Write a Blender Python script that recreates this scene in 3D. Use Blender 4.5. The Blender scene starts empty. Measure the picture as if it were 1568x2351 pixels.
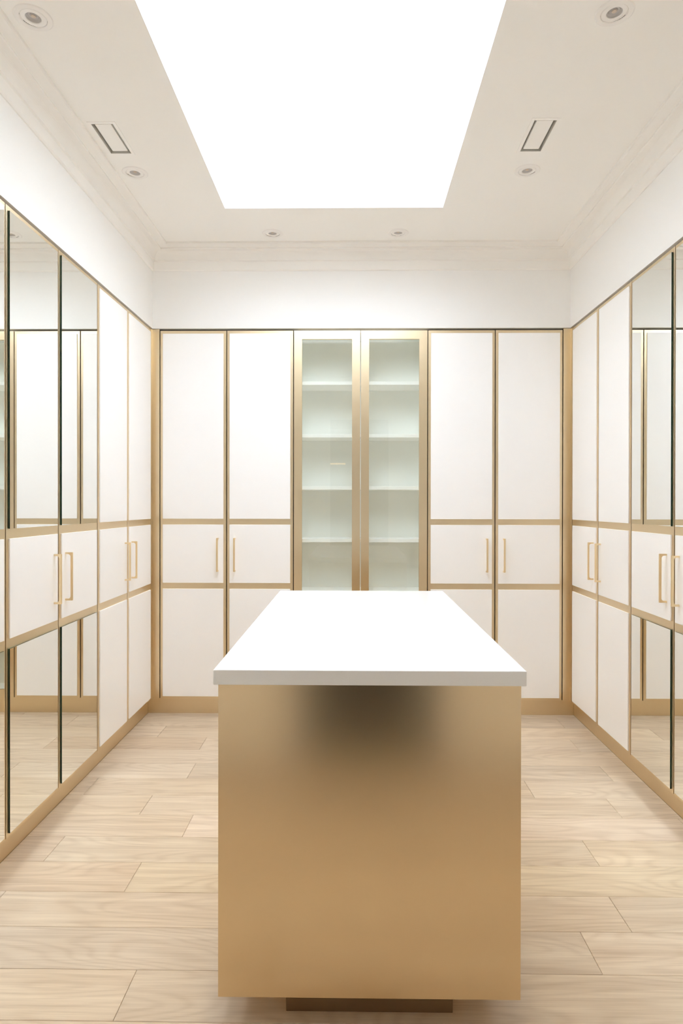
import bpy, bmesh, math, random
from mathutils import Matrix, Vector
random.seed(7)
S = bpy.context.scene
C = S.collection

# ------------------------------------------------------------------ camera
def make_camera():
    f, yaw, pit, rol, cx, cy = 1476.65, .01325, .00353, .00136, 789.9, 1163.93
    cyw, syw, cp, sp, cr, sr = math.cos(yaw), math.sin(yaw), math.cos(pit), math.sin(pit), math.cos(rol), math.sin(rol)
    Ry = Matrix(((cyw, 0, syw), (0, 1, 0), (-syw, 0, cyw)))
    Rp = Matrix(((1, 0, 0), (0, cp, -sp), (0, sp, cp)))
    Rr = Matrix(((cr, -sr, 0), (sr, cr, 0), (0, 0, 1)))
    R = Rr @ Rp @ Ry                      # rows: right, down, forward in (x, down, depth)
    w = lambda r: Vector((r[0], r[2], -r[1]))
    right, down, fwd = w(R[0]), w(R[1]), w(R[2])
    M = Matrix((right, -down, -fwd)).transposed().to_4x4()
    M.translation = Vector((0, 0, 1.419))
    cam = bpy.data.cameras.new('camera')
    cam.sensor_fit = 'VERTICAL'; cam.sensor_height = 36; cam.sensor_width = 24
    cam.lens = f / 2351 * 36
    cam.shift_x = (784 - cx) / 2351
    cam.shift_y = (cy - 1175.5) / 2351
    cam.clip_start = .02
    o = bpy.data.objects.new('camera', cam); C.objects.link(o)
    o.matrix_world = M
    S.camera = o
make_camera()

# ------------------------------------------------------------------ world, light level, exposure
SKYLIGHT_STRENGTH = 6.8
SKYLIGHT_COLOR = (.865, .975, 1.15, 1)
world = bpy.data.worlds.new('world'); S.world = world; world.use_nodes = True
world.node_tree.nodes['Background'].inputs[0].default_value = (1, .97, .93, 1)
world.node_tree.nodes['Background'].inputs[1].default_value = .3
S.view_settings.view_transform = 'Standard'; S.view_settings.look = 'None'
S.view_settings.gamma = 1; S.view_settings.use_curve_mapping = False
S.view_settings.exposure = 0.0
cyc = S.cycles
cyc.max_bounces = 32; cyc.diffuse_bounces = 20; cyc.glossy_bounces = 12; cyc.transparent_max_bounces = 24
cyc.caustics_reflective = True; cyc.blur_glossy = 0; cyc.sample_clamp_indirect = 0; cyc.sample_clamp_direct = 0

# ------------------------------------------------------------------ materials
def mat(name, color, rough=.5, metal=0, spec=.5, grain=0, gscale=900, emit=None, coat=0):
    m = bpy.data.materials.new(name); m.use_nodes = True
    nt = m.node_tree; b = nt.nodes['Principled BSDF']
    b.inputs['Base Color'].default_value = (*color, 1)
    b.inputs['Roughness'].default_value = rough
    b.inputs['Metallic'].default_value = metal
    b.inputs['Specular IOR Level'].default_value = spec
    b.inputs['Coat Weight'].default_value = coat
    if grain:
        tc = nt.nodes.new('ShaderNodeTexCoord'); n = nt.nodes.new('ShaderNodeTexNoise')
        n.inputs['Scale'].default_value = gscale; n.inputs['Detail'].default_value = 2
        nt.links.new(tc.outputs['Object'], n.inputs['Vector'])
        mr = nt.nodes.new('ShaderNodeMapRange')
        mr.inputs['To Min'].default_value = 1 - grain; mr.inputs['To Max'].default_value = 1 + grain
        nt.links.new(n.outputs['Fac'], mr.inputs['Value'])
        mx = nt.nodes.new('ShaderNodeVectorMath'); mx.operation = 'SCALE'
        mx.inputs[0].default_value = color
        nt.links.new(mr.outputs['Result'], mx.inputs['Scale'])
        nt.links.new(mx.outputs[0], b.inputs['Base Color'])
    if emit:
        b.inputs['Emission Color'].default_value = emit[0]
        b.inputs['Emission Strength'].default_value = emit[1]
    return m

M_wall = mat('wall_paint', (.91, .905, .89), .6, grain=.006, gscale=60)
M_ceil = mat('ceiling_paint', (.94, .93, .905), .75, grain=.006, gscale=60)
M_corn = mat('cornice_paint', (.92, .905, .875), .65)
M_panel = mat('white_lacquer', (.95, .943, .932), .32, spec=.4, grain=.004, gscale=40)
M_brass = mat('brushed_brass', (.80, .665, .455), .34, 1, grain=.03, gscale=1400)
M_island = mat('island_brass', (.78, .61, .385), .22, 1, grain=.04, gscale=1400)
M_kickshade = mat('shaded_brass', (.30, .22, .13), .4, 1)  # darkened brass: the shade under the island is put into the colour
M_handle = mat('satin_gold', (.92, .76, .49), .36, 1)
M_dark = mat('gap_shade', (.008, .006, .005), 1, spec=0)  # near-black colour stands in for shade in door gaps and lamp cans
M_mirror = mat('mirror_silver', (.93, .945, .92), .0, 1)
M_edge = mat('green_glass_edge', (.012, .045, .03), .15)
M_quartz = mat('white_quartz', (.88, .875, .865), .16, grain=.035, gscale=700)
M_shelf = mat('shelf_white', (.97, .97, .965), .45)
M_sage = mat('vitrine_lining', (.88, .89, .87), .5)
M_white = mat('white_fitting', (.90, .885, .865), .45)
M_lens = mat('lamp_lens', (.50, .48, .47), .3, .3)
M_cob = mat('lamp_chip', (.62, .52, .42), .4)
M_ventin = mat('vent_inside', (.62, .60, .55), .7)
M_base = mat('subfloor', (.16, .11, .07), .8)
M_hall = mat('hall_gloom', (.10, .09, .08), .8)  # near-black puts the hall's lack of light into its walls and floor
M_hallwarm = mat('hall_lamp', (.8, .6, .4), .5, emit=((1, .62, .3, 1), 4))
M_sky = mat('skylight_diffuser', (.8, .8, .8), .5, emit=(SKYLIGHT_COLOR, SKYLIGHT_STRENGTH))

def glass_material():
    m = bpy.data.materials.new('clear_glass'); m.use_nodes = True
    nt = m.node_tree; nt.nodes.clear()
    out = nt.nodes.new('ShaderNodeOutputMaterial')
    tr = nt.nodes.new('ShaderNodeBsdfTransparent'); tr.inputs[0].default_value = (.965, .98, .963, 1)
    gl = nt.nodes.new('ShaderNodeBsdfGlossy'); gl.inputs['Roughness'].default_value = .0
    fr = nt.nodes.new('ShaderNodeFresnel'); geo = nt.nodes.new('ShaderNodeNewGeometry'); ior = nt.nodes.new('ShaderNodeMapRange')
    ior.inputs['To Min'].default_value = 1.45; ior.inputs['To Max'].default_value = 1 / 1.45
    nt.links.new(geo.outputs['Backfacing'], ior.inputs['Value']); nt.links.new(ior.outputs[0], fr.inputs[0])
    mx = nt.nodes.new('ShaderNodeMixShader')
    nt.links.new(fr.outputs[0], mx.inputs[0]); nt.links.new(tr.outputs[0], mx.inputs[1])
    nt.links.new(gl.outputs[0], mx.inputs[2]); nt.links.new(mx.outputs[0], out.inputs[0])
    return m
M_glass = glass_material()

def oak_material():
    m = bpy.data.materials.new('oak_plank'); m.use_nodes = True
    nt = m.node_tree; N = nt.nodes; L = nt.links
    b = N['Principled BSDF']; b.inputs['Roughness'].default_value = .42
    b.inputs['Specular IOR Level'].default_value = .35
    tc = N.new('ShaderNodeTexCoord'); oi = N.new('ShaderNodeObjectInfo')
    off = N.new('ShaderNodeVectorMath'); off.operation = 'SCALE'
    cmb = N.new('ShaderNodeCombineXYZ'); cmb.inputs[0].default_value = 1; cmb.inputs[1].default_value = .61; cmb.inputs[2].default_value = .37
    L.new(cmb.outputs[0], off.inputs[0])
    sc = N.new('ShaderNodeMath'); sc.operation = 'MULTIPLY'; sc.inputs[1].default_value = 57
    L.new(oi.outputs['Random'], sc.inputs[0]); L.new(sc.outputs[0], off.inputs['Scale'])
    add = N.new('ShaderNodeVectorMath'); add.operation = 'ADD'
    L.new(tc.outputs['Object'], add.inputs[0]); L.new(off.outputs[0], add.inputs[1])
    def noise(scale, sxy, detail=2, rough=.5, dist=0):
        mp = N.new('ShaderNodeMapping'); mp.inputs['Scale'].default_value = (*sxy, 1)
        L.new(add.outputs[0], mp.inputs['Vector'])
        n = N.new('ShaderNodeTexNoise'); n.inputs['Scale'].default_value = scale
        n.inputs['Detail'].default_value = detail; n.inputs['Roughness'].default_value = rough
        n.inputs['Distortion'].default_value = dist
        L.new(mp.outputs[0], n.inputs['Vector']); return n
    ring = noise(1, (.9, 5.2), 1.5, .45, .12)       # broad field whose contours are the cathedrals
    mul = N.new('ShaderNodeMath'); mul.operation = 'MULTIPLY'; mul.inputs[1].default_value = 120
    L.new(ring.outputs['Fac'], mul.inputs[0])
    sn = N.new('ShaderNodeMath'); sn.operation = 'SINE'; L.new(mul.outputs[0], sn.inputs[0])
    rr = N.new('ShaderNodeMapRange'); rr.inputs['From Min'].default_value = -1; rr.inputs['From Max'].default_value = 1
    L.new(sn.outputs[0], rr.inputs['Value'])
    pw = N.new('ShaderNodeMath'); pw.operation = 'POWER'; pw.inputs[1].default_value = 2.2
    L.new(rr.outputs[0], pw.inputs[0])
    fib = noise(1, (5, 260), 4, .65)
    fib2 = noise(1, (1.2, 34), 3, .6)
    broad = noise(1, (.8, 9), 2, .5)
    def ma(a, k, prev=None):
        x = N.new('ShaderNodeMath'); x.operation = 'MULTIPLY_ADD'; x.inputs[1].default_value = k
        L.new(a, x.inputs[0])
        if prev is None: x.inputs[2].default_value = 0
        else: L.new(prev, x.inputs[2])
        return x.outputs[0]
    v = ma(pw.outputs[0], .17)
    v = ma(fib.outputs['Fac'], .85, v)
    v = ma(fib2.outputs['Fac'], .85, v)
    v = ma(broad.outputs['Fac'], .55, v)
    cr = N.new('ShaderNodeValToRGB')
    cr.color_ramp.elements[0].position = .62; cr.color_ramp.elements[0].color = (.765, .64, .48, 1)
    cr.color_ramp.elements[1].position = 1.25 / 1.0 if False else 1.0; cr.color_ramp.elements[1].color = (.51, .385, .265, 1)
    mr = N.new('ShaderNodeMapRange'); mr.inputs['From Min'].default_value = .0; mr.inputs['From Max'].default_value = 1.75
    L.new(v, mr.inputs['Value'])
    e = cr.color_ramp.elements
    e[0].position = .45; e[1].position = .90
    L.new(mr.outputs[0], cr.inputs['Fac'])
    mx = N.new('ShaderNodeMix'); mx.data_type = 'RGBA'; mx.blend_type = 'MULTIPLY'; mx.inputs[0].default_value = 1
    L.new(cr.outputs['Color'], mx.inputs[6]); L.new(oi.outputs['Color'], mx.inputs[7])
    L.new(mx.outputs[2], b.inputs['Base Color'])
    bp = N.new('ShaderNodeBump'); bp.inputs['Strength'].default_value = .05; bp.inputs['Distance'].default_value = .001
    L.new(fib.outputs['Fac'], bp.inputs['Height']); L.new(bp.outputs[0], b.inputs['Normal'])
    return m
M_oak = oak_material()

# ------------------------------------------------------------------ mesh helpers
def box(bm, x0, x1, y0, y1, z0, z1, mi=0, bev=0):
    v = [bm.verts.new(p) for p in ((x0, y0, z0), (x1, y0, z0), (x1, y1, z0), (x0, y1, z0),
                                   (x0, y0, z1), (x1, y0, z1), (x1, y1, z1), (x0, y1, z1))]
    fs = []
    for q in ((3, 2, 1, 0), (4, 5, 6, 7), (0, 1, 5, 4), (1, 2, 6, 5), (2, 3, 7, 6), (3, 0, 4, 7)):
        f = bm.faces.new([v[i] for i in q]); f.material_index = mi; fs.append(f)
    if bev:
        es = list({e for f in fs for e in f.edges})
        bmesh.ops.bevel(bm, geom=es, offset=bev, segments=2, affect='EDGES', profile=.5, clamp_overlap=True)
    return fs

def prism(bm, pts, axis, a, b, mi=0):
    """extrude polygon pts (in the two axes left after removing axis) from a to b"""
    def P(p, t):
        q = list(p); q.insert(axis, t); return q
    va = [bm.verts.new(P(p, a)) for p in pts]; vb = [bm.verts.new(P(p, b)) for p in pts]
    n = len(pts); fs = [bm.faces.new(va), bm.faces.new(vb[::-1])]
    for i in range(n):
        fs.append(bm.faces.new((va[i], vb[i], vb[(i + 1) % n], va[(i + 1) % n])))
    for f in fs: f.material_index = mi
    return fs

def lathe(bm, prof, seg=48, mi=0, mat4=None, cap=True):
    """prof: (r, z) list; revolve about z; returns faces"""
    rings = []
    for r, z in prof:
        ring = []
        for k in range(seg):
            a = 2 * math.pi * k / seg
            p = Vector((r * math.cos(a), r * math.sin(a), z))
            if mat4: p = mat4 @ p
            ring.append(bm.verts.new(p))
        rings.append(ring)
    for i in range(len(rings) - 1):
        for k in range(seg):
            f = bm.faces.new((rings[i][k], rings[i][(k + 1) % seg], rings[i + 1][(k + 1) % seg], rings[i + 1][k]))
            f.material_index = mi; f.smooth = False
    if cap and prof[-1][0] > 1e-5:
        f = bm.faces.new(rings[-1]); f.material_index = mi

def mesh_of(name, bm, mats):
    bmesh.ops.recalc_face_normals(bm, faces=bm.faces)
    me = bpy.data.meshes.new(name); bm.to_mesh(me); bm.free()
    for m in (mats if isinstance(mats, (list, tuple)) else [mats]): me.materials.append(m)
    return me

def link(name, me, parent=None, loc=None):
    o = bpy.data.objects.new(name, me); C.objects.link(o)
    if parent: o.parent = parent
    if loc: o.location = loc
    return o

def obj(name, bm, mats, parent=None, loc=None):
    return link(name, mesh_of(name, bm, mats), parent, loc)

def tag(o, label, cat, group=None):
    o['label'] = label; o['category'] = cat
    if group: o['group'] = group
    return o

def thing(name, label, cat, loc=(0, 0, 0), rz=0, group=None):
    o = bpy.data.objects.new(name, None); C.objects.link(o)
    o.location = loc; o.rotation_euler = (0, 0, rz); o.empty_display_size = .1
    return tag(o, label, cat, group)

def struct(name, bm, mats):
    o = obj(name, bm, mats); o['kind'] = 'structure'; return o

# ------------------------------------------------------------------ measures
XL, XR, YB = -1.3483, 1.4519, 4.3155          # fronts of the left, right and back joinery
YR = -.10                                     # wall with the doorway, behind the viewpoint
ZC = 3.133                                    # ceiling
ZW = 2.602                                    # underside of the wall above the doors
DW = .45                                      # door pitch
Z0, Z1 = .112, 2.587                          # door slab
SK = (-.745, .522, 1.81, 3.722)               # skylight opening
REC = .043                                    # plinth recess
LY1, RY1, BX0 = 4.281, 4.271, -1.2976
LY0, RY0 = LY1 - 6 * DW, RY1 - 6 * DW

# ------------------------------------------------------------------ room shell
bm = bmesh.new()
box(bm, XL - .70, XL, LY0 - .01, YB + .65, ZW, ZC + .3)
box(bm, XL - .80, XL - .62, YR - .1, YB + .65, -.1, ZW)
box(bm, XL - .62, XL, YR - .1, LY0 - .01, -.03, ZC + .3)
struct('wall_left', bm, M_wall)
bm = bmesh.new()
box(bm, XR, XR + .70, RY0 - .01, YB + .65, ZW, ZC + .3)
box(bm, XR + .62, XR + .80, YR - .1, YB + .65, -.1, ZW)
box(bm, XR, XR + .62, YR - .1, RY0 - .01, -.03, ZC + .3)
struct('wall_right', bm, M_wall)
bm = bmesh.new()
box(bm, XL, XR, YB, YB + .65, ZW, ZC + .3)
box(bm, XL - .62, XR + .62, YB + .47, YB + .65, -.1, ZW)
struct('wall_back', bm, M_wall)
DX0, DX1, DZ = -.308, .490, 2.587              # doorway behind the viewpoint
bm = bmesh.new()
box(bm, XL, DX0, YR - .1, YR, -.03, ZC + .3)
box(bm, DX1, XR, YR - .1, YR, -.03, ZC + .3)
box(bm, DX0, DX1, YR - .1, YR, DZ, ZC + .3)
struct('wall_front', bm, M_wall)
# unlit hall beyond the doorway
bm = bmesh.new()
HX0, HX1, HY = -1.0, 1.2, -3.1
box(bm, HX0 - .1, HX0, HY, YR - .1, -.03, 2.8)
box(bm, HX1, HX1 + .1, HY, YR - .1, -.03, 2.8)
box(bm, HX0 - .1, HX1 + .1, HY - .1, HY, -.03, 2.8)
box(bm, HX0 - .1, HX1 + .1, HY - .1, YR - .1, 2.8, 2.9)
struct('wall_hall', bm, M_hall)
bm = bmesh.new()
box(bm, -.41, -.13, HY + .001, HY + .03, 2.15, 2.18, 0, .004)
tag(obj('wall_light', bm, M_hallwarm), 'slim warm strip light glowing in the hall, mirrored in left glass door', 'light')

# ceiling: a slab with openings for skylight, vents and downlights
LIGHTS = [(-1.127, 2.257), (.909, 2.257), (-1.127, 3.317), (.893, 3.317), (-.508, 4.067), (.285, 4.067)]
VENTS = [(-1.181, -1.081, 2.886, 3.130), (.808, .908, 2.880, 3.133)]
holes = [SK] + VENTS + [(x - .043, x + .043, y - .043, y + .043) for x, y in LIGHTS]
xs = sorted({XL, XR} | {h[0] for h in holes} | {h[1] for h in holes})
ys = sorted({YR, YB} | {h[2] for h in holes} | {h[3] for h in holes})
bm = bmesh.new(); vc = {}
def V(x, y, z):
    k = (round(x, 5), round(y, 5), z)
    if k not in vc: vc[k] = bm.verts.new(k)
    return vc[k]
for i in range(len(xs) - 1):
    for j in range(len(ys) - 1):
        mx_, my_ = (xs[i] + xs[i + 1]) / 2, (ys[j] + ys[j + 1]) / 2
        if any(h[0] < mx_ < h[1] and h[2] < my_ < h[3] for h in holes): continue
        bm.faces.new((V(xs[i], ys[j], ZC), V(xs[i], ys[j + 1], ZC), V(xs[i + 1], ys[j + 1], ZC), V(xs[i + 1], ys[j], ZC)))
for h in holes:                                # edges of the openings; skylight shaft made deep to spare upper walls its light
    d = .90 if h is SK else .02
    for a, b in (((h[0], h[2]), (h[1], h[2])), ((h[1], h[2]), (h[1], h[3])), ((h[1], h[3]), (h[0], h[3])), ((h[0], h[3]), (h[0], h[2]))):
        bm.faces.new([bm.verts.new(p) for p in ((*a, ZC), (*b, ZC), (*b, ZC + d), (*a, ZC + d))])
box(bm, XL, XR, YR, YB, ZC + .93, ZC + .97)
ceil = bpy.data.meshes.new('ceiling'); bm.to_mesh(ceil); bm.free(); ceil.materials.append(M_ceil)
link('ceiling', ceil)['kind'] = 'structure'

# cornice, mitred at the corners (s = projection from the wall)
prof = [(0, 2.986), (.006, 2.986), (.013, 2.993), (.0145, 3.046), (.024, 3.050)]
for k in range(1, 9):
    a = k / 8 * math.pi / 2
    prof.append((.024 + .026 * (1 - math.cos(a)), 3.050 + .054 * math.sin(a)))
prof += [(.078, 3.104), (.081, 3.107), (.081, 3.1135), (.104, 3.114), (.127, 3.1165), (.132, 3.120), (.132, ZC)]
def cornice(name, p0, p1, nrm, along):
    bm = bmesh.new(); A = []; B = []
    for s, z in prof:
        A.append(bm.verts.new((p0[0] + nrm[0] * s + along[0] * s, p0[1] + nrm[1] * s + along[1] * s, z)))
        B.append(bm.verts.new((p1[0] + nrm[0] * s - along[0] * s, p1[1] + nrm[1] * s - along[1] * s, z)))
    for i in range(len(A) - 1): bm.faces.new((A[i], B[i], B[i + 1], A[i + 1]))
    a2 = bm.verts.new((*p0, ZC)); b2 = bm.verts.new((*p1, ZC))
    bm.faces.new((A[0], a2, b2, B[0])); bm.faces.new((A[-1], B[-1], b2, a2))
    bm.faces.new(A + [a2]); bm.faces.new(B + [b2])
    struct(name, bm, M_corn)
cornice('trim_1', (XL, YR), (XL, YB), (1, 0), (0, 1))
cornice('trim_2', (XL, YB), (XR, YB), (0, -1), (1, 0))
cornice('trim_3', (XR, YB), (XR, YR), (-1, 0), (0, -1))
cornice('trim_4', (XR, YR), (XL, YR), (0, 1), (-1, 0))
# brass corner posts between the rows of doors
for name, x, s, yend, xend in (('trim_5', XL, -1, LY1 + .003, BX0 - .003), ('trim_6', XR, 1, RY1 + .003, BX0 + 6 * DW + .003)):
    bm = bmesh.new()
    pts = [(x, yend), (x, YB), (xend, YB), (xend, YB + .020), (x + s * .02, YB + .020), (x + s * .02, yend)]
    prism(bm, pts, 2, .112, 2.597)
    struct(name, bm, M_brass)
# plinths
bm = bmesh.new(); box(bm, XL - REC - .016, XL - REC, LY0, YB + REC - .0015, 0, .106); struct('baseboard_left', bm, M_brass)
bm = bmesh.new(); box(bm, XR + REC, XR + REC + .016, RY0, YB + REC - .0015, 0, .106); struct('baseboard_right', bm, M_brass)
bm = bmesh.new(); box(bm, XL - REC, XR + REC, YB + REC, YB + REC + .016, 0, .106); struct('baseboard_back', bm, M_brass)

# floor of oak planks
bm = bmesh.new()
box(bm, XL - .62, XR + .62, HY - .1, YB + .47, -.10, -.014)
box(bm, HX0, HX1, HY - .1, YR - .12, -.014, -.002, 1)  # near-black hall floor, added to darken the reflection on the island
floor = struct('floor', bm, [M_base, M_hall])
PW, PL = .1955, 2.2
rows = {0: 1.354, 1: -1.19, 2: -.886, 3: .36, 4: 1.343, 5: .884, 6: 1.226, 7: -.726, 8: -1.227, 9: -.835, 10: -1.27, 11: .758}
tones = {}
def plank(x0, x1, y0, y1, tone):
    g = .0006
    cx_, cy_ = (x0 + x1) / 2, (y0 + y1) / 2
    bm = bmesh.new()
    hx, hy, c = (x1 - x0) / 2 - g, (y1 - y0) / 2 - g, .0011
    t = [(-hx, -hy), (hx, -hy), (hx, hy), (-hx, hy)]
    u = [(-hx + c, -hy + c), (hx - c, -hy + c), (hx - c, hy - c), (-hx + c, hy - c)]
    lo = [bm.verts.new((*p, -.014)) for p in t]; md = [bm.verts.new((*p, -c)) for p in t]; hi = [bm.verts.new((*p, 0)) for p in u]
    bm.faces.new(hi)
    for i in range(4):
        j = (i + 1) % 4
        bm.faces.new((lo[i], lo[j], md[j], md[i])); bm.faces.new((md[i], md[j], hi[j], hi[i]))
    o = obj('plank', bm, M_oak, floor, (cx_, cy_, 0)); o.color = (*tone, 1)
ytop = 4.294
k = -1
while True:
    y1 = ytop - (k) * PW - (0 if True else 0); y0 = y1 - PW
    if y1 < YR - .12: break
    y1c = min(y1, YB + REC); y0c = max(y0, YR - .118)
    j = rows.get(k, random.uniform(-1.3, 1.3))
    xa, xb = (XL - REC, XR + REC) if y0 > LY0 - PW else (XL, XR)
    if y0 <= YR: xa, xb = DX0, DX1
    cuts = [c for c in (j - 2 * PL, j - PL, j, j + PL, j + 2 * PL) if xa + .02 < c < xb - .02]
    e = [xa] + sorted(cuts) + [xb]
    for a, b in zip(e, e[1:]):
        t = random.uniform(.93, 1.04); w = random.uniform(-.012, .012)
        tone = [t * (1 + w), t, t * (1 - 2 * w)]
        if k == 7 and a > -1: tone = [1.10, 1.11, 1.16]
        if k == 7 and a < -1: tone = [.98, .97, .96]
        if k == 8: tone = [[.93, .90, .88], [.99, 1.0, 1.0], [1.07, 1.07, 1.04]][len([c for c in cuts if c <= a + .01])]
        if k == 9 and a < -1: tone = [.98, .95, .92]
        if k == 9 and a > -1: tone = [1.05, 1.06, 1.02]
        if k == 2 and a < -1: tone = [.94, .91, .88]
        plank(a, b, y0c, y1c, tone)
    k += 1

# ------------------------------------------------------------------ skylight
t = thing('skylight', 'large glowing white rectangular skylight set in the ceiling above the island', 'skylight',
          ((SK[0] + SK[1]) / 2, (SK[2] + SK[3]) / 2, ZC))
hx, hy = (SK[1] - SK[0]) / 2, (SK[3] - SK[2]) / 2
bm = bmesh.new()
vs = [bm.verts.new(p) for p in ((-hx, -hy, .88), (-hx, hy, .88), (hx, hy, .88), (hx, -hy, .88))]
vt = [bm.verts.new((v.co.x, v.co.y, .886)) for v in vs]
bm.faces.new(vs); bm.faces.new(vt[::-1])
for i in range(4): bm.faces.new((vs[i], vt[i], vt[(i + 1) % 4], vs[(i + 1) % 4]))
obj('diffuser', bm, M_sky, t)
bm = bmesh.new()
for a, b, c_, d in ((-hx, -hx + .004, -hy, hy), (hx - .004, hx, -hy, hy), (-hx + .004, hx - .004, -hy, -hy + .004), (-hx + .004, hx - .004, hy - .004, hy)):
    box(bm, a, b, c_, d, -.0008, .004)
obj('edge_trim', bm, M_white, t)

# ------------------------------------------------------------------ downlights
def downlight(x, y, label, aim):
    t = thing('downlight', label, 'downlight', (x, y, ZC), 0, 'recessed ceiling downlights')
    bm = bmesh.new()
    lathe(bm, [(.0450, .012), (.0450, -.002), (.0465, -.0035), (.0620, -.0030), (.0655, -.0005), (.0655, .0)], 64, cap=False)
    obj('trim_ring', bm, M_white, t)
    R = Matrix.Rotation(math.radians(3), 4, Vector((aim[1], -aim[0], 0)).normalized())
    bm = bmesh.new()
    lathe(bm, [(.0300, .010), (.0262, .006), (.0262, -.001), (.0285, -.0025), (.0415, -.0018), (.0443, .0), (.0443, .012)], 64, mat4=R, cap=False)
    g = obj('gimbal', bm, M_white, t)
    bm = bmesh.new()
    lathe(bm, [(.0262, .002), (.024, .0045), (.0205, .0062), (.0195, .0048), (.0165, .0068), (.0120, .0072), (.0110, .0052), (.0001, .0052)], 48, mat4=R)
    for v in bm.verts: pass
    lens = obj('lens', bm, M_lens, g)
    bm = bmesh.new(); lathe(bm, [(.0085, .0052), (.0085, .0035), (.006, .0028), (.0001, .0028)], 32, mat4=R)
    obj('lamp_chip', bm, M_cob, lens) if False else None
    bm2 = bmesh.new(); lathe(bm2, [(.0085, .0052), (.0085, .0035), (.006, .0028), (.0001, .0028)], 32, mat4=R)
    bm.free()
    obj('lamp_chip', bm2, M_cob, g)
    bm = bmesh.new(); lathe(bm, [(.0450, .001), (.0450, .055), (.0001, .055)], 48)
    obj('can', bm, M_dark, t)
labs = ['round white recessed downlight at the upper left corner of the photo',
        'round white recessed downlight at the upper right corner of the photo',
        'small round downlight beside the near end of the left slot vent, nearest left cornice corner',
        'small round downlight beyond the right slot vent, nearest right cornice corner',
        'left of the two small downlights between skylight and back cornice',
        'right of the two small downlights between skylight and back cornice']
labs[2] = 'small round downlight just beyond the left slot vent in the ceiling'
labs[3] = 'small round downlight just beyond the right slot vent in the ceiling'
aims = [(-1, 0), (1, 0), (-1, .3), (1, .3), (0, 1), (0, 1)]
for (x, y), l, a in zip(LIGHTS, labs, aims): downlight(x, y, l, a)

# ------------------------------------------------------------------ slot vents
for (x0, x1, y0, y1), l in zip(VENTS, ('white slot air vent in the ceiling left of the skylight', 'white slot air vent in the ceiling right of the skylight')):
    cx_, cy_ = (x0 + x1) / 2, (y0 + y1) / 2; hx, hy = (x1 - x0) / 2, (y1 - y0) / 2
    t = thing('slot_vent', l, 'air vent', (cx_, cy_, ZC), 0, 'slot vents in the ceiling')
    bm = bmesh.new(); w = .014
    box(bm, -hx - w, -hx, -hy - w, hy + w, -.0022, 0); box(bm, hx, hx + w, -hy - w, hy + w, -.0022, 0)
    box(bm, -hx, hx, -hy - w, -hy, -.0022, 0); box(bm, -hx, hx, hy, hy + w, -.0022, 0)
    obj('flange', bm, M_ceil, t)
    bm = bmesh.new()
    for a, b, c_, d in ((-hx, -hx + .0015, -hy, hy), (hx - .0015, hx, -hy, hy), (-hx, hx, -hy, -hy + .0015), (-hx, hx, hy - .0015, hy)):
        box(bm, a, b, c_, d, -.0022, .06)
    box(bm, -hx, hx, -hy, hy, .06, .063)
    obj('throat', bm, M_ventin, t)
    bm = bmesh.new(); box(bm, -hx + .013, hx - .013, -hy + .012, hy - .012, .003, .016, 0, .0008)
    obj('face_plate', bm, M_ceil, t)
    bm = bmesh.new()
    box(bm, -.004, .004, -.06, .06, .016, .06)
    obj('bracket', bm, M_ventin, t)

# ------------------------------------------------------------------ wardrobes
def handle_mesh():
    # U pull seen from the side: y is out of the door (negative), z is up
    L_, P, T = .1125, .034, .0085
    out = [(0, L_), (-P, L_), (-P, -L_), (0, -L_), (0, -L_ + T)]
    r = .009
    inn = []
    for k in range(7):
        a = k / 6 * math.pi / 2
        inn.append((-P + T + r - r * math.sin(a), -L_ + T + r - r * math.cos(a)))
    top = [(y, -z) for y, z in inn[::-1]]
    pts = out + inn + top + [(0, L_ - T)]
    bm = bmesh.new()
    fs = prism(bm, pts, 0, -.0055, .0055)
    es = [e for e in bm.edges if abs(e.verts[0].co.x - e.verts[1].co.x) < 1e-6]
    es += [e for e in bm.edges if abs(e.verts[0].co.x - e.verts[1].co.x) > 1e-6 and abs(e.verts[0].co.y + P) < 1e-5]
    bmesh.ops.bevel(bm, geom=es, offset=.0011, segments=2, affect='EDGES', clamp_overlap=True)
    return mesh_of('handle', bm, M_handle)
HM = handle_mesh()
HW = DW / 2 - .003
def slab_mesh():
    bm = bmesh.new(); box(bm, -HW, HW, 0, .020, Z0, Z1, 0, .0008)
    return mesh_of('door', bm, M_brass)
SLAB = slab_mesh()
PT = .007
def panel_mesh(z0, z1, mirror):
    bm = bmesh.new(); m = .2045
    if mirror:
        box(bm, -m, m, -.0065, 0, z0, z1, 1)
        for f in bm.faces:
            f.normal_update()
            if f.normal.y < -.5: f.material_index = 0
        bmesh.ops.inset_region
        return mesh_of('mirror_panel', bm, [M_mirror, M_edge])
    box(bm, -m, m, -PT, 0, z0, z1, 0, .0014)
    return mesh_of('white_panel', bm, M_panel)
LEV = ((.128, .852), (.892, 1.284), (1.323, 2.567))
PAN = {(i, mi): panel_mesh(*LEV[i], mi) for i in range(3) for mi in (False, True)}
def carcass_mesh(depth, lining=False):
    bm = bmesh.new(); y0, w = .023, .4492
    z0, z1 = .1065, 2.593
    box(bm, -w, -w + .018, y0, depth, z0, z1)
    box(bm, w - .018, w, y0, depth, z0, z1)
    box(bm, -w + .018, w - .018, y0, depth, z0, z0 + .018)
    box(bm, -w + .018, w - .018, y0, depth, z1 - .018, z1)
    box(bm, -w + .018, w - .018, depth - .01, depth, z0 + .018, z1 - .018)
    if not lining:
        box(bm, -.009, .009, y0, depth - .01, z0 + .018, z1 - .018)
    return mesh_of('carcass', bm, M_sage if lining else M_dark)
CAR = {d: carcass_mesh(d) for d in (.60, .45)}
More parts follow.
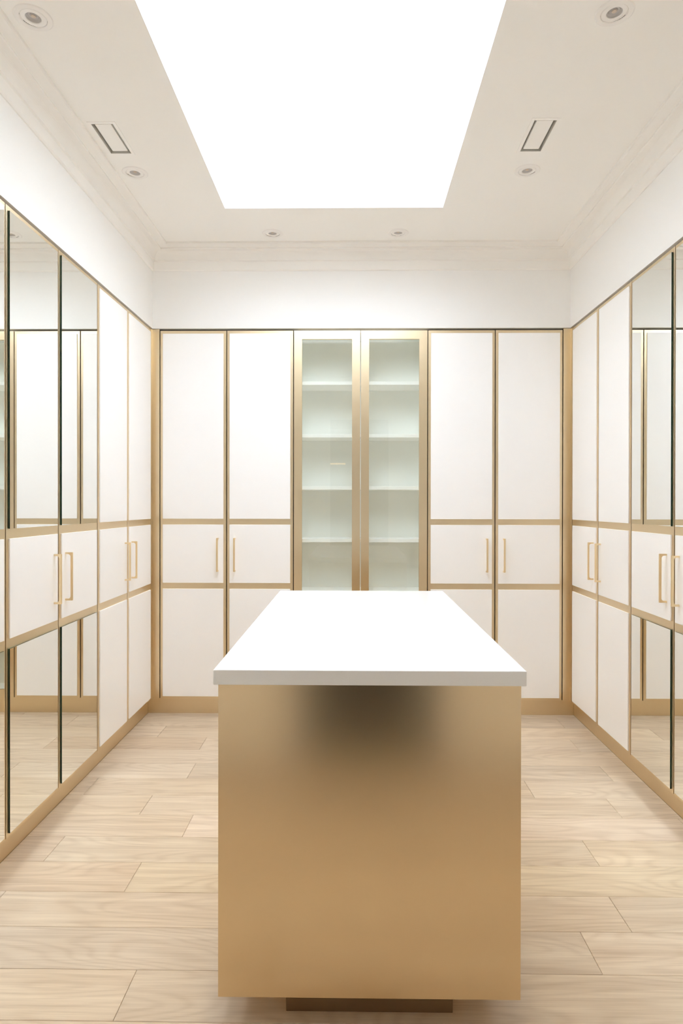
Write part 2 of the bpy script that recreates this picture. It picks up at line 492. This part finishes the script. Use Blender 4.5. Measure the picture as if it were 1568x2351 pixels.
def wardrobe(name, label, loc, rz, kind, depth, group):
    t = thing(name, label, 'wardrobe', loc, rz, group)
    link('carcass', CAR[depth], t)
    for s in (-1, 1):
        d = link('door', SLAB, t, (s * DW / 2, 0, 0))
        for i in range(3):
            mi = kind == 'mirror' and i != 1
            link('mirror_panel' if mi else 'white_panel', PAN[(i, mi)], d)
        h = link('handle', HM, d, (-s * (DW / 2 - .057), -PT, 1.0825))
    return t
H90 = math.pi / 2
for n, (kind, lab) in enumerate((('white', 'white panelled double wardrobe on the left wall beside the back corner'),
                                 ('mirror', 'mirrored double wardrobe on the left wall next to the white one'),
                                 ('mirror', 'second mirrored wardrobe, cut off by the left edge of the photo'))):
    wardrobe('wardrobe', lab, (XL, LY1 - DW - n * 2 * DW, 0), H90, kind, .60, 'wardrobes on the left wall')
for n, (kind, lab) in enumerate((('white', 'white panelled double wardrobe on the right wall beside the back corner'),
                                 ('mirror', 'mirrored double wardrobe cut off by the right edge of the photo'),
                                 ('mirror', 'mirrored wardrobe on the right wall nearest the viewer, beyond the photo edge'))):
    wardrobe('wardrobe', lab, (XR, RY1 - DW - n * 2 * DW, 0), -H90, kind, .60, 'wardrobes on the right wall')
wardrobe('wardrobe', 'white panelled double wardrobe on the back wall, left of the glass cabinet', (BX0 + DW, YB, 0), 0, 'white', .45, 'wardrobes on the back wall')
wardrobe('wardrobe', 'white panelled double wardrobe on the back wall, right of the glass cabinet', (BX0 + 5 * DW, YB, 0), 0, 'white', .45, 'wardrobes on the back wall')

# glazed display cabinet in the middle of the back wall
t = thing('display_cabinet', 'tall glass-fronted cabinet with empty white shelves at centre of the back wall', 'cabinet', (BX0 + 3 * DW, YB, 0))
VD = .27
link('carcass', carcass_mesh(VD, True), t)
for z in (.50, .835, 1.1885, 1.544, 1.896, 2.2515):
    bm = bmesh.new(); box(bm, -.4305, .4305, .030, VD - .011, z - .0235, z, 0, .001)
    obj('shelf', bm, M_shelf, t)
bm = bmesh.new(); box(bm, -.4305, .4305, .030, VD - .011, .1247, .140, 0, .001); obj('bottom_shelf', bm, M_shelf, t)
FW = .054
def frame_mesh():
    bm = bmesh.new()
    o = [(-HW, Z0), (HW, Z0), (HW, Z1), (-HW, Z1)]
    i = [(-HW + FW, Z0 + FW), (HW - FW, Z0 + FW), (HW - FW, Z1 - .0575), (-HW + FW, Z1 - .0575)]
    F = [[bm.verts.new((x, y, z)) for x, z in p] for p in (o, i) for y in (0, .020)]
    of, ob, jf, jb = F
    for k in range(4):
        j = (k + 1) % 4
        bm.faces.new((of[k], of[j], jf[j], jf[k])); bm.faces.new((ob[k], jb[k], jb[j], ob[j]))
        bm.faces.new((of[k], ob[k], ob[j], of[j])); bm.faces.new((jf[k], jf[j], jb[j], jb[k]))
    return mesh_of('door', bm, M_brass)
def pane_mesh():
    bm = bmesh.new(); 
    vs = [bm.verts.new(p) for p in ((-HW + FW - .000, .004, Z0 + FW), (HW - FW, .004, Z0 + FW), (HW - FW, .004, Z1 - .0575), (-HW + FW, .004, Z1 - .0575))]
    bm.faces.new(vs)
    # back face of the pane, 4 mm behind
    vb = [bm.verts.new((v.co.x, .008, v.co.z)) for v in vs]
    bm.faces.new(vb[::-1])
    for i in range(4): bm.faces.new((vs[i], vs[(i + 1) % 4], vb[(i + 1) % 4], vb[i]))
    return mesh_of('glass_pane', bm, M_glass)
FM, PM = frame_mesh(), pane_mesh()
for s in (-1, 1):
    d = link('door', FM, t, (s * DW / 2, 0, 0))
    link('glass_pane', PM, d)

# ------------------------------------------------------------------ island
IX0, IX1, IY0, IY1, IZ = -.3715, .4625, 1.709, 3.300, .978
cx_, cy_ = (IX0 + IX1) / 2, (IY0 + IY1) / 2; hx, hy = (IX1 - IX0) / 2, (IY1 - IY0) / 2
t = thing('island_cabinet', 'brushed brass island cabinet with thick white stone top in the middle of the floor', 'island', (cx_, cy_, 0))
bm = bmesh.new(); box(bm, -hx, hx, -hy, hy, .938, IZ, 0, .0018)
obj('countertop', bm, M_quartz, t)
bx = hx - .0105; by = hy - .016
bm = bmesh.new(); box(bm, -bx + .0005, bx - .0005, -by + .012, by - .012, .0925, .938)
obj('body', bm, M_island, t)
for s in (-1, 1):
    bm = bmesh.new(); a, b = sorted((s * by, s * (by - .0115))); box(bm, -bx, bx, a, b, .0915, .938, 0, .0006)
    obj('end_panel', bm, M_island, t)
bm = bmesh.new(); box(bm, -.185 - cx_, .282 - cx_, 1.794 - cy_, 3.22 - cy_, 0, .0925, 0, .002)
obj('toe_kick', bm, M_kickshade, t)['label'] = 'recessed brass toe kick with shade put into its colour'
